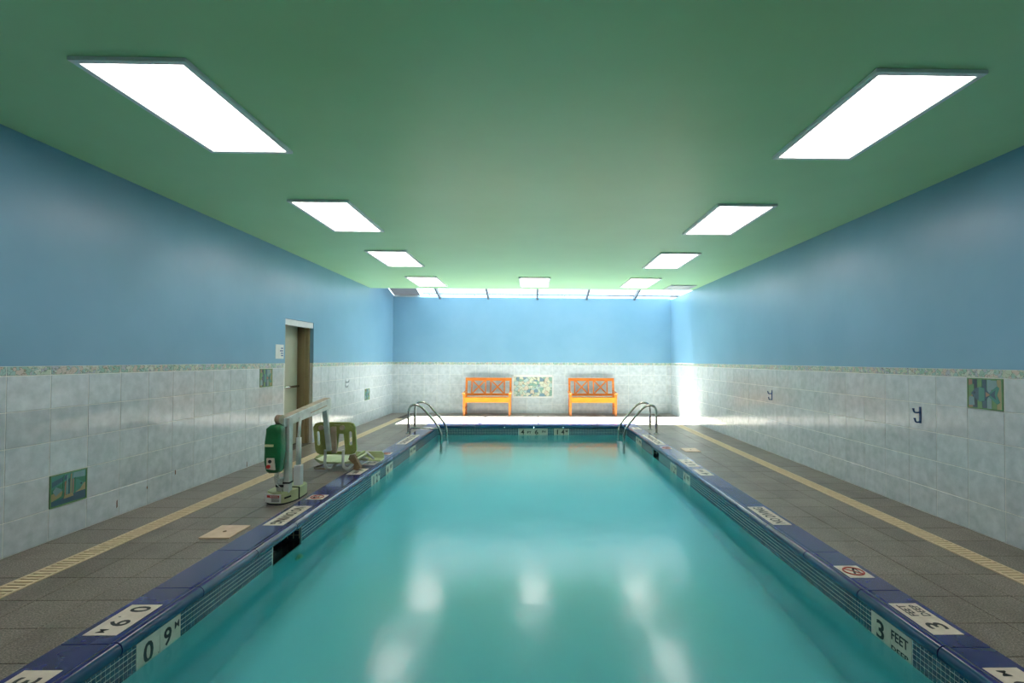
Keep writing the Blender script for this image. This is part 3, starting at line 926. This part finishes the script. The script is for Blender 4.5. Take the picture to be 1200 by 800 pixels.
# ================================================================== DRAINS, LIDS
for side, x0, x1, lab in (('L', -3.165, -3.01, 'long cream drain grating in the deck along the left wall'), ('R', 3.005, 3.155, 'long cream drain grating in the deck along the right wall')):
    t = thing('drain_grating', lab, 'grating', ((x0 + x1) / 2, 7.0, 0))
    cx = (x0 + x1) / 2; w = x1 - x0
    ya, yb = YB + .5 - 7, (12.35 if side == 'R' else 12.1) - 7
    bm = new_bm()
    box(bm, -w / 2 + .002, -w / 2 + .018, ya, yb, -.006, .004); box(bm, w / 2 - .018, w / 2 - .002, ya, yb, -.006, .004)
    obj('side_rail', bm, M['cream'], t)
    bm = new_bm()
    y = ya
    while y < yb:
        box(bm, -w / 2 + .018, w / 2 - .018, y, y + .024, -.005, .0035); y += .041
    tag(obj('slats', bm, M['cream'], t), kind='stuff')
    bm = new_bm()
    box(bm, -w / 2 + .002, w / 2 - .002, ya, yb, -.0061, -.0055)
    obj('trough', bm, M['trough'], t)

def lid(x, y, lab, rz=0):
    t = thing('skimmer_lid', lab, 'lid', (x, y, 0), rz)
    bm = new_bm(); box(bm, -.115, .115, -.15, .15, 0.0, .010, 0, .003); obj('cover', bm, M['peach_lid'], t)
    bm = new_bm(); tube(bm, [(0, -.01, .010), (0, -.01, .012)], .014, 14); tube(bm, [(0, .0, .012), (0, 0, .0125)], .006, 8)
    tag(obj('finger_hole', bm, M['brown'], t), 'small brown finger hole')
lid(-2.41, 4.15, 'peach square skimmer lid on the left deck before the lift')
lid(2.40, 7.89, 'cream square skimmer lid on the right deck beside the pool')

# ================================================================== CEILING LIGHTS
def troffer():
    t = thing('ceiling_light', '', 'ceiling light', (0, 0, ZC))
    bm = new_bm()
    W2, L2 = .305, .61
    for q in ((-W2, W2, -L2, -L2 + .035), (-W2, W2, L2 - .035, L2), (-W2, -W2 + .035, -L2 + .035, L2 - .035), (W2 - .035, W2, -L2 + .035, L2 - .035)):
        box(bm, q[0], q[1], q[2], q[3], -.022, 0.0, 0, .003)
    obj('frame', bm, M['alu'], t)
    bm = new_bm()
    box(bm, -W2 + .034, W2 - .034, -L2 + .034, L2 - .034, -.012, -.002)
    d = obj('diffuser', bm, M['diffuser'], t)
    d['label'] = 'glowing prismatic diffuser'
    return t
t0 = troffer()
ord_ = ['nearest', 'second', 'third', 'farthest']
first = True
for side, X in (('left', -2.13), ('right', 2.14)):
    for i, yc in enumerate((3.335, 5.745, 8.10, 10.43)):
        t = t0 if first else copy_tree(t0)
        first = False
        t.location = (X, yc, ZC)
        t['label'] = '%s rectangular ceiling light of the %s row' % (ord_[i], side) if i in (0, 3) else '%s rectangular ceiling light from the front in the %s row' % (ord_[i], side)
        t['group'] = 'ceiling lights'
t = copy_tree(t0); t.location = (.02, 10.43, ZC); t['label'] = 'single ceiling light in the middle, far end between the two rows'; t['group'] = 'ceiling lights'
for side, X in (('left', -2.13), ('right', 2.14)):     # unseen lamps added overhead to keep the near end lit
    t = copy_tree(t0); t.location = (X, .93, ZC); t['label'] = 'added ceiling light out of view above the near end, %s side' % side; t['group'] = 'ceiling lights'
# air vent
t = thing('ceiling_vent', 'flat pale vent in the far right corner of the ceiling', 'vent', (3.12, 11.04, ZC))
bm = new_bm()
for q in ((-.27, .27, -.34, -.30), (-.27, .27, .30, .34), (-.27, -.23, -.30, .30), (.23, .27, -.30, .30)): box(bm, *q, -.018, 0)
obj('frame', bm, M['vent'], t)
for i in range(12):
    bm = new_bm(); y = -.28 + i * .05
    prism(bm, [(y, -.002), (y + .006, -.002), (y + .036, -.016), (y + .030, -.016)], 'x', -.23, .23)
    obj('slat', bm, M['vent'], t)

# ================================================================== BENCHES
def bench(x, lab):
    t = thing('bench', lab, 'bench', (x, 12.95, 0), 0, 'orange garden benches at the far wall')
    W2 = .585; yf, yb = -.22, .18
    for s in (-1, 1):
        bm = new_bm(); beam(bm, (s * (W2 - .03), yf, 0), (s * (W2 - .03), yf, .52), .055, .05, (0, 1, 0), bev=.004); obj('leg', bm, M['orange'], t)
        bm = new_bm(); beam(bm, (s * (W2 - .03), yb - .02, 0), (s * (W2 - .03), yb - .02, .40), .05, .05, (0, 1, 0), bev=.004)
        beam(bm, (s * (W2 - .03), yb - .02, .38), (s * (W2 - .03), yb + .07, .91), .05, .045, (0, 1, 0), bev=.004); obj('back_post', bm, M['orange'], t)
        bm = new_bm(); beam(bm, (s * (W2 - .02), yf - .05, .535), (s * (W2 - .02), yb + .03, .575), .075, .028, bev=.006); obj('armrest', bm, M['orange'], t)
        bm = new_bm(); beam(bm, (s * (W2 - .03), yf, .17), (s * (W2 - .03), yb - .02, .17), .028, .045, bev=.003); obj('stretcher', bm, M['orange'], t)
        bm = new_bm(); beam(bm, (s * (W2 - .03), yf, .385), (s * (W2 - .03), yb - .02, .385), .03, .09, bev=.003); obj('side_rail', bm, M['orange'], t)
    bm = new_bm(); prism(bm, [(-W2 + .05, .325), (W2 - .05, .325), (W2 - .05, .425), (-W2 + .05, .425)], 'y', yf - .02, yf + .012); obj('front_rail', bm, M['orange_lit'], t)
    for i in range(6):
        bm = new_bm(); y = yf - .03 + i * .070; box(bm, -W2 + .03, W2 - .03, y, y + .058, .425, .447, 0, .004); obj('seat_slat', bm, M['orange_lit'], t)
    P = lambda z: yb - .02 + (z - .38) * .09 / .53
    bm = new_bm(); beam(bm, (-W2 + .005, P(.875), .875), (W2 - .005, P(.875), .875), .04, .075, bev=.005); obj('top_rail', bm, M['orange'], t)
    bm = new_bm(); beam(bm, (-W2 + .05, P(.50), .495), (W2 - .05, P(.50), .495), .035, .06, bev=.004); obj('lower_rail', bm, M['orange'], t)
    for xx in (-.42, -.075, .055, .40):
        bm = new_bm(); beam(bm, (xx, P(.52), .52), (xx, P(.845), .845), .034, .022, (0, 1, 0), bev=.003); obj('stile', bm, M['orange'], t)
    for a, b_ in ((-.403, -.092), (.072, .383)):
        bm = new_bm(); beam(bm, (a, P(.525) - .008, .525), (b_, P(.845) - .008, .845), .034, .020, (0, 1, 0)); obj('cross_slat', bm, M['orange'], t)
        bm = new_bm(); beam(bm, (a, P(.845) + .004, .845), (b_, P(.525) + .004, .525), .034, .020, (0, 1, 0)); obj('cross_slat', bm, M['orange'], t)
bench(-1.125, 'orange wooden bench with crossed back slats, left of the mural')
bench(1.475, 'orange wooden bench with crossed back slats, right of the mural')

# ================================================================== LADDERS
def ladder(s, lab, loop):
    t = thing('pool_ladder', lab, 'ladder', (s * 2.1 - .005, 9.95, 0))
    ox, oy = s * 2.1 - .005, 9.95
    X = lambda x: s * x - ox
    for yy in (9.66, 10.27):
        bm = new_bm()
        fx = 2.30 if yy < 10 else 2.32
        pts = smooth_path([(X(fx), yy - oy, 0), (X(fx), yy - oy, .52), (X(2.09), yy - oy, .535), (X(1.69), yy - oy, .06), (X(1.69), yy - oy, -1.05)], .15, 8)
        tube(bm, pts, .021, 14)
        obj('handrail', bm, M['steel'], t)
        bm = new_bm()
        tube(bm, [(X(fx), yy - oy, 0), (X(fx), yy - oy, .006)], .055, 20); tube(bm, [(X(fx), yy - oy, .006), (X(fx), yy - oy, .02)], [.045, .026], 20)
        obj('floor_flange', bm, M['steel'], t)
    for z in (-.36, -.62, -.88):
        bm = new_bm(); box(bm, X(1.69) - .045, X(1.69) + .045, 9.68 - oy, 10.25 - oy, z, z + .03, 0, .006)
        tag(obj('tread', bm, M['white_metal'], t), 'pale ladder tread under the water')
    if loop:
        bm = new_bm()
        tube(bm, smooth_path([(X(2.255), 9.60 - oy, 0), (X(2.255), 9.60 - oy, .115), (X(1.80), 9.60 - oy, .10), (X(1.745), 9.65 - oy, .095)], .06, 6), .013, 10)
        obj('low_brace', bm, M['steel'], t)
ladder(-1, 'stainless steel ladder with arched handrails at the far left of the pool', True)
ladder(1, 'stainless steel ladder with arched handrails at the far right of the pool', False)

# ================================================================== POOL LIFT
lift = thing('pool_lift', 'white and olive pool lift with green cover and hanging seat on the left deck', 'pool lift', (-2.38, 5.1, 0))
ox, oy = -2.38, 5.1
def LP(x, y, z): return (x - ox, y - oy, z)
# base housing: flat front towards the photographer, rounded towards the pool
bm = new_bm()
foot = [(-2.525, 4.955), (-2.47, 4.925), (-2.37, 4.915), (-2.33, 4.925), (-2.275, 4.99), (-2.245, 5.07), (-2.24, 5.15), (-2.27, 5.27), (-2.33, 5.36), (-2.42, 5.39), (-2.50, 5.36), (-2.535, 5.25), (-2.54, 5.05)]
foot = [tuple(p)[:2] for p in smooth_path([(-2.44, 5.39, 0), (-2.52, 5.385, 0), (-2.52, 4.945, 0), (-2.345, 4.90, 0), (-2.27, 5.05, 0), (-2.28, 5.39, 0), (-2.44, 5.39, 0)], .12, 8)][:-1]
f = prism(bm, [(x - ox, y - oy) for x, y in foot], 'z', 0.004, .112)
bmesh.ops.bevel(bm, geom=[e for e in bm.edges if e.verts[0].co.z > .1 and e.verts[1].co.z > .1], offset=.012, segments=2, affect='EDGES')
base = obj('base', bm, M['pale_olive'], lift)
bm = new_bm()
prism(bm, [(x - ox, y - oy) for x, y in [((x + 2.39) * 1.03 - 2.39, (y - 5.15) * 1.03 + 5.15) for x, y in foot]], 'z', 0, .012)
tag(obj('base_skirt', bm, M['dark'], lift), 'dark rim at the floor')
bm = new_bm()
prism(bm, [(-2.515 - ox, 4.949 - oy), (-2.44 - ox, 4.9155 - oy), (-2.345 - ox, 4.9095 - oy), (-2.345 - ox, 4.9135 - oy), (-2.44 - ox, 4.9215 - oy), (-2.515 - ox, 4.953 - oy)], 'z', .018, .100)
lab_ = obj('warning_label', bm, M['paper'], base); lab_['label'] = 'white warning label with red heading'
fr = (LP(-2.44, 4.914, .02), (1, -.05, 0), (0, 0, 1), (0, -1, 0))
bm = new_bm(); beam(bm, LP(-2.485, 4.9325, .078), LP(-2.44, 4.912, .078), .003, .022); beam(bm, LP(-2.44, 4.912, .078), LP(-2.36, 4.907, .078), .003, .022)
obj('red_heading', bm, M['red'], base)
letters('WARNING', .035, .058, .078, .012, fr, M['paper'], base, lift=.006)
bm = new_bm()
for z in (.034, .044, .054): beam(bm, LP(-2.435, 4.9125, z), LP(-2.36, 4.9078, z), .002, .003)
obj('small_print', bm, M['ink'], base)
bm = new_bm(); beam(bm, LP(-2.325, 4.935, .058), LP(-2.288, 4.990, .066), .003, .016); obj('dark_badge', bm, M['ink'], base)
bm = new_bm(); beam(bm, LP(-2.272, 5.12, .0), LP(-2.272, 5.12, .12), .012, .012, (0, 1, 0)); beam(bm, LP(-2.272, 5.12, .118), LP(-2.36, 5.14, .118), .012, .008); obj('base_strap', bm, M['dark'], lift)
# mast
bm = new_bm(); box(bm, -2.352 - ox, -2.300 - ox, 4.97 - oy, 5.04 - oy, .10, .80, 0, .006); obj('mast', bm, M['lift_white'], lift)
bm = new_bm(); box(bm, -2.357 - ox, -2.295 - ox, 4.965 - oy, 5.045 - oy, .185, .20); box(bm, -2.43 - ox, -2.35 - ox, 4.98 - oy, 5.03 - oy, .15, .17); obj('mast_clamp', bm, M['dark'], lift)
bm = new_bm(); box(bm, -2.43 - ox, -2.365 - ox, 4.99 - oy, 5.06 - oy, .11, .23, 0, .008); obj('motor_housing', bm, M['lift_white'], lift)
# actuator
bm = new_bm(); box(bm, -2.300 - ox, -2.235 - ox, 5.06 - oy, 5.13 - oy, .145, .34, 0, .008); obj('actuator_motor', bm, M['white_metal'], lift)
bm = new_bm(); tube(bm, [LP(-2.272, 5.10, .33), LP(-2.28, 5.12, .60)], .024, 14); tube(bm, [LP(-2.28, 5.12, .60), LP(-2.285, 5.16, .79)], .014, 12); obj('actuator_rod', bm, M['lift_white'], lift)
# boom
bm = new_bm(); beam(bm, LP(-2.36, 4.90, .765), LP(-2.47, 6.30, .835), .085, .085, h2=.125, w2=.09, bev=.006)
boom = obj('boom', bm, M['lift_white'], lift)
bm = new_bm(); beam(bm, LP(-2.36, 4.905, .809), LP(-2.47, 6.29, .8985), .076, .003); tag(obj('worn_top', bm, M['tan'], boom), 'worn tan top face')
bm = new_bm(); beam(bm, LP(-2.325, 5.5, .80), LP(-2.375, 6.05, .828), .003, .012); obj('boom_print', bm, M['tan'], boom)
bm = new_bm(); tube(bm, [LP(-2.382, 4.90, .800), LP(-2.335, 4.89, .800)], .042, 16); tube(bm, [LP(-2.40, 4.90, .800), LP(-2.382, 4.90, .800)], .02, 10); tag(obj('pivot_knob', bm, M['tan'], lift), 'tan pivot knob at the top of the mast')
# battery cover: a soft box
bm = new_bm()
rings = []
for z, w, d in ((.315, .115, .10), (.335, .155, .135), (.42, .172, .15), (.52, .175, .152), (.60, .168, .146), (.68, .165, .14), (.725, .155, .13), (.75, .10, .09)):
    pts = rounded_rect(w * .84, d, .035, 4, -2.385 - ox, 4.875 - oy)
    rings.append([bm.verts.new((x + .004 * math.sin(9 * z * 7 + x * 30), y + .004 * math.sin(z * 40), z + (x + .04) * .15 * (1 if z > .6 else .3))) for x, y in pts])
for a, b_ in zip(rings[:-1], rings[1:]):
    n = len(a)
    for i in range(n): q = bm.faces.new((a[i], a[(i + 1) % n], b_[(i + 1) % n], b_[i])); q.smooth = True
bm.faces.new(rings[-1]); bm.faces.new(list(reversed(rings[0])))
cov = obj('battery_cover', bm, M['green_cloth'], lift); cov['label'] = 'dark green vinyl battery cover'
bm = new_bm(); box(bm, -2.438 - ox, -2.365 - ox, 4.786 - oy, 4.80 - oy, .562, .582); obj('printed_strip', bm, M['yellow'], cov)
bm = new_bm(); prism(bm, [(-2.417 - ox, .360), (-2.343 - ox, .352), (-2.353 - ox, .458), (-2.420 - ox, .458)], 'y', 4.782 - oy, 4.80 - oy)
cp = obj('control_panel', bm, M['marker'], cov)
bm = new_bm(); tube(bm, [LP(-2.397, 4.785, .385), LP(-2.397, 4.765, .385)], .017, 14); tag(obj('stop_button', bm, M['red'], cov), 'red stop button')
bm = new_bm(); tube(bm, [LP(-2.388, 4.784, .43), LP(-2.388, 4.779, .43)], .016, 14); obj('dial', bm, M['dark'], cov)
bm = new_bm()
pts = []
for k in range(60):
    a = k * .75; pts.append(LP(-2.385 + .014 * math.cos(a), 4.93 + .014 * math.sin(a), .31 - k * .0018))
tube(bm, pts, .004, 6); tube(bm, smooth_path([LP(-2.42, 4.95, .32), LP(-2.42, 4.94, .2), LP(-2.35, 4.93, .15), LP(-2.36, 4.96, .112)], .05), .005, 6)
obj('coiled_cable', bm, M['cable'], lift)
# hanger
bm = new_bm(); beam(bm, LP(-2.475, 6.22, .83), LP(-2.43, 6.27, .27), .055, .045, (0, 1, 0), bev=.005); obj('hanger_arm', bm, M['lift_white'], lift)
bm = new_bm(); beam(bm, LP(-2.385, 6.315, .235), LP(-2.40, 6.315, .55), .055, .05, (0, 1, 0), bev=.005); obj('hanger_bracket', bm, M['tan'], lift)
# seat back: moulded panel with hand holes
def panel_with_holes(outer, holes, y0, y1):
    """plate in the xz plane built from a curve-like fill"""
    cu = bpy.data.curves.new('seat_back', 'CURVE'); cu.dimensions = '2D'; cu.fill_mode = 'BOTH'; cu.extrude = (y1 - y0) / 2; cu.bevel_depth = .006; cu.bevel_resolution = 2
    for loop in [outer] + holes:
        sp = cu.splines.new('POLY'); sp.points.add(len(loop) - 1)
        for p, q in zip(sp.points, loop): p.co = (q[0], q[1], 0, 1)
        sp.use_cyclic_u = True
    to = bpy.data.objects.new('tmp_panel', cu); COL.objects.link(to)
    bpy.context.view_layer.update()
    me = bpy.data.meshes.new_from_object(to.evaluated_get(bpy.context.evaluated_depsgraph_get()))
    bpy.data.objects.remove(to)
    me.materials.clear()
    for v_ in me.vertices:
        x, z, y = v_.co; v_.co = (x, y + (y0 + y1) / 2, z)
    for p_ in me.polygons: p_.material_index = 0
    return me
cx, cz = -2.405 - ox, .405
outer = [(cx - .25, cz + .13), (cx - .225, cz + .175), (cx - .18, cz + .188), (cx + .18, cz + .188), (cx + .225, cz + .172), (cx + .245, cz + .13),
         (cx + .262, cz - .14), (cx + .24, cz - .178), (cx + .2, cz - .19), (cx - .16, cz - .19), (cx - .20, cz - .175), (cx - .222, cz - .14)]
def slot(x, z, w, h, tilt=0):
    p = rounded_rect(w, h, min(w, h) * .48, 4)
    c, s = math.cos(tilt), math.sin(tilt)
    return [(x + a * c - b * s, z + a * s + b * c) for a, b in p][::-1]
holes = [slot(cx - .192, cz + .0, .048, .18, .07), slot(cx + .195, cz + .0, .050, .18, .04), slot(cx - .215, cz + .145, .016, .05, -.7), slot(cx + .205, cz + .148, .016, .055, .8),
         slot(cx + .235, cz - .155, .014, .05, -.8), slot(cx + .03, cz + .163, .09, .016), [(cx + .045, cz + .06), (cx + .115, cz + .06), (cx + .14, cz - .165), (cx + .025, cz - .165)][::-1]]
me = panel_with_holes(outer, holes, 6.36 - oy, 6.385 - oy)
me.materials.append(M['olive'])
sb = obj('seat_back', me, None, lift); sb['label'] = 'olive moulded seat back with hand holes'
bm = new_bm()
for dx in (-.155, .10): tube(bm, [(cx + dx, 6.33 - oy, cz + .13), (cx + dx, 6.36 - oy, cz + .13)], .03, 14)
tag(obj('knob', bm, M['tan'], sb), 'tan fixing knobs')
for dx in (-.10, .115):
    bm = new_bm(); tube(bm, smooth_path([(cx + dx, 6.345 - oy, .27), (cx + dx, 6.345 - oy, .22), (cx + dx + .01, 6.30 - oy, .075), (cx + dx + .05, 6.36 - oy, .03), (cx + dx + .02, 6.75 - oy, .06)], .07, 6), .0165, 12)
    tag(obj('seat_tube', bm, M['lift_white'], lift), 'pale bent seat tube')
# seat pan: shallow dish
bm = new_bm()
pr = [(-.27, .145), (-.25, .16), (-.20, .12), (-.1, .105), (.1, .105), (.20, .12), (.24, .155), (.26, .14), (.20, .085), (-.20, .085)]
prism(bm, [(cx + a, b_) for a, b_ in pr], 'y', 6.42 - oy, 6.88 - oy)
bmesh.ops.bevel(bm, geom=list(bm.edges), offset=.005, segments=1, affect='EDGES')
obj('seat_pan', bm, M['pale_olive'], lift)
bm = new_bm()
for q in ((cx - .25, 6.45), (cx + .22, 6.5)): beam(bm, (q[0], q[1] - oy, .15), (q[0], q[1] + .3 - oy, .17), .03, .03, bev=.006)
obj('armrest', bm, M['olive'], lift)
bm = new_bm()
prism(bm, [(-2.235 - ox, .15), (-2.22 - ox, .20), (-2.17 - ox, .205), (-2.13 - ox, .13), (-2.085 - ox, .05), (-2.12 - ox, .02), (-2.18 - ox, .025), (-2.165 - ox, .09)], 'y', 6.36 - oy, 6.42 - oy)
obj('seat_strap', bm, M['brown'], lift)
bm = new_bm()
prism(bm, [(-2.36 - ox, .06), (-1.98 - ox, .035), (-1.985 - ox, .12), (-2.02 - ox, .14), (-2.36 - ox, .135)], 'y', 6.98 - oy, 7.0 - oy)
prism(bm, [(-2.36 - ox, .05), (-1.98 - ox, .03), (-1.98 - ox, .05), (-2.36 - ox, .07)], 'y', 6.84 - oy, 7.0 - oy)
bmesh.ops.bevel(bm, geom=list(bm.edges), offset=.004, segments=1, affect='EDGES')
tag(obj('footrest', bm, M['pale_olive'], lift), 'pale green footrest beyond the seat')
bm = new_bm(); tube(bm, smooth_path([(cx + .2, 6.75 - oy, .09), (cx + .24, 6.82 - oy, .16), (cx + .33, 6.86 - oy, .06)], .04), .016, 10); tube(bm, [(cx + .19, 6.72 - oy, .13), (cx + .27, 6.80 - oy, .07)], .011, 8); obj('footrest_joint', bm, M['white_metal'], lift)
bm = new_bm(); tube(bm, smooth_path([(cx - .12, 6.40 - oy, .03), (cx - .28, 6.42 - oy, .03), (cx - .25, 6.7 - oy, .03)], .07), .014, 8); obj('seat_frame', bm, M['tan'], lift)

# ================================================================== HOOKS, SIGN
def hook(x, y, z, s, mat, lab):
    t = thing('wall_hook', lab, 'hook', (x, y, z))
    bm = new_bm(); box(bm, min(0, -s * .008), max(0, -s * .008), -.011, .011, -.075, .075, 0, .003); obj('back_plate', bm, mat, t)
    for z0, r_, e in ((.023, .058, .036), (-.064, .046, .034)):
        bm = new_bm(); tube(bm, smooth_path([(-s * .004, 0, z0 + .006), (-s * .02, 0, z0 - .002), (-s * r_, 0, z0), (-s * (r_ + .008), 0, z0 + e)], .02, 5), .0075, 10)
        tube(bm, [(-s * (r_ + .008), 0, z0 + e - .006), (-s * (r_ + .008), 0, z0 + e + .004)], .0095, 10)
        obj('prong', bm, mat, t)
hook(XE - .0015, 4.71, .872, 1, M['hook_blue'], 'dark blue double coat hook on the right wall, nearest the front')
hook(XE - .0015, 7.67, .855, 1, M['hook_blue'], 'dark blue double hook farther along the right wall')
hook(XE - .0015, 11.9, .86, 1, M['hook_grey'], 'pale hook in the sunlit end of the right wall')
hook(XW + .0015, 10.03, .90, -1, M['hook_grey'], 'pale hook on the left wall beyond the door')
t = thing('wall_sign', 'small white notice with blue print on the left wall beside the door', 'sign', (XW, 7.425, 1.467))
bm = new_bm(); box(bm, 0, .004, -.115, .115, -.10, .10, 0, .001); obj('plate', bm, M['paper'], t)
bm = new_bm()
for z, a in ((.048, .055), (.012, .025), (-.022, .05), (-.055, .06)): box(bm, .004, .0046, a - .02, .098, z - .009, z + .009)
obj('print', bm, M['sign_blue'], t)

# ================================================================== OUTSIDE THE SKYLIGHT
t = thing('roof_railing', 'dark railing on the roof seen through the skylight', 'railing', (0, 15, 2.9))
bm = new_bm(); beam(bm, (-3.2, 0, .37), (5.0, 0, .33), .05, .045); obj('top_rail', bm, M['rail'], t)
for i in range(7):
    bm = new_bm(); beam(bm, (-3.0 + i * 1.3, 0, -.3), (-3.0 + i * 1.3, 0, .34), .035, .035, (0, 1, 0)); obj('post', bm, M['rail'], t)
t = thing('apartment_building', 'pale building beyond the skylight', 'building', (-2, 46, 0))
bm = new_bm(); box(bm, -9, 7, 0, 12, 0, 6.55); obj('wall', bm, M['building'], t)
for i in range(8):
    bm = new_bm(); box(bm, -8.4 + i * 2, -7.2 + i * 2, -.03, .05, 4.9, 6.1); obj('window', bm, M['rail'], t)
bm = new_bm(); box(bm, -9.2, 7.2, -.2, 12.2, 6.55, 6.7); obj('cornice', bm, M['roof'], t)
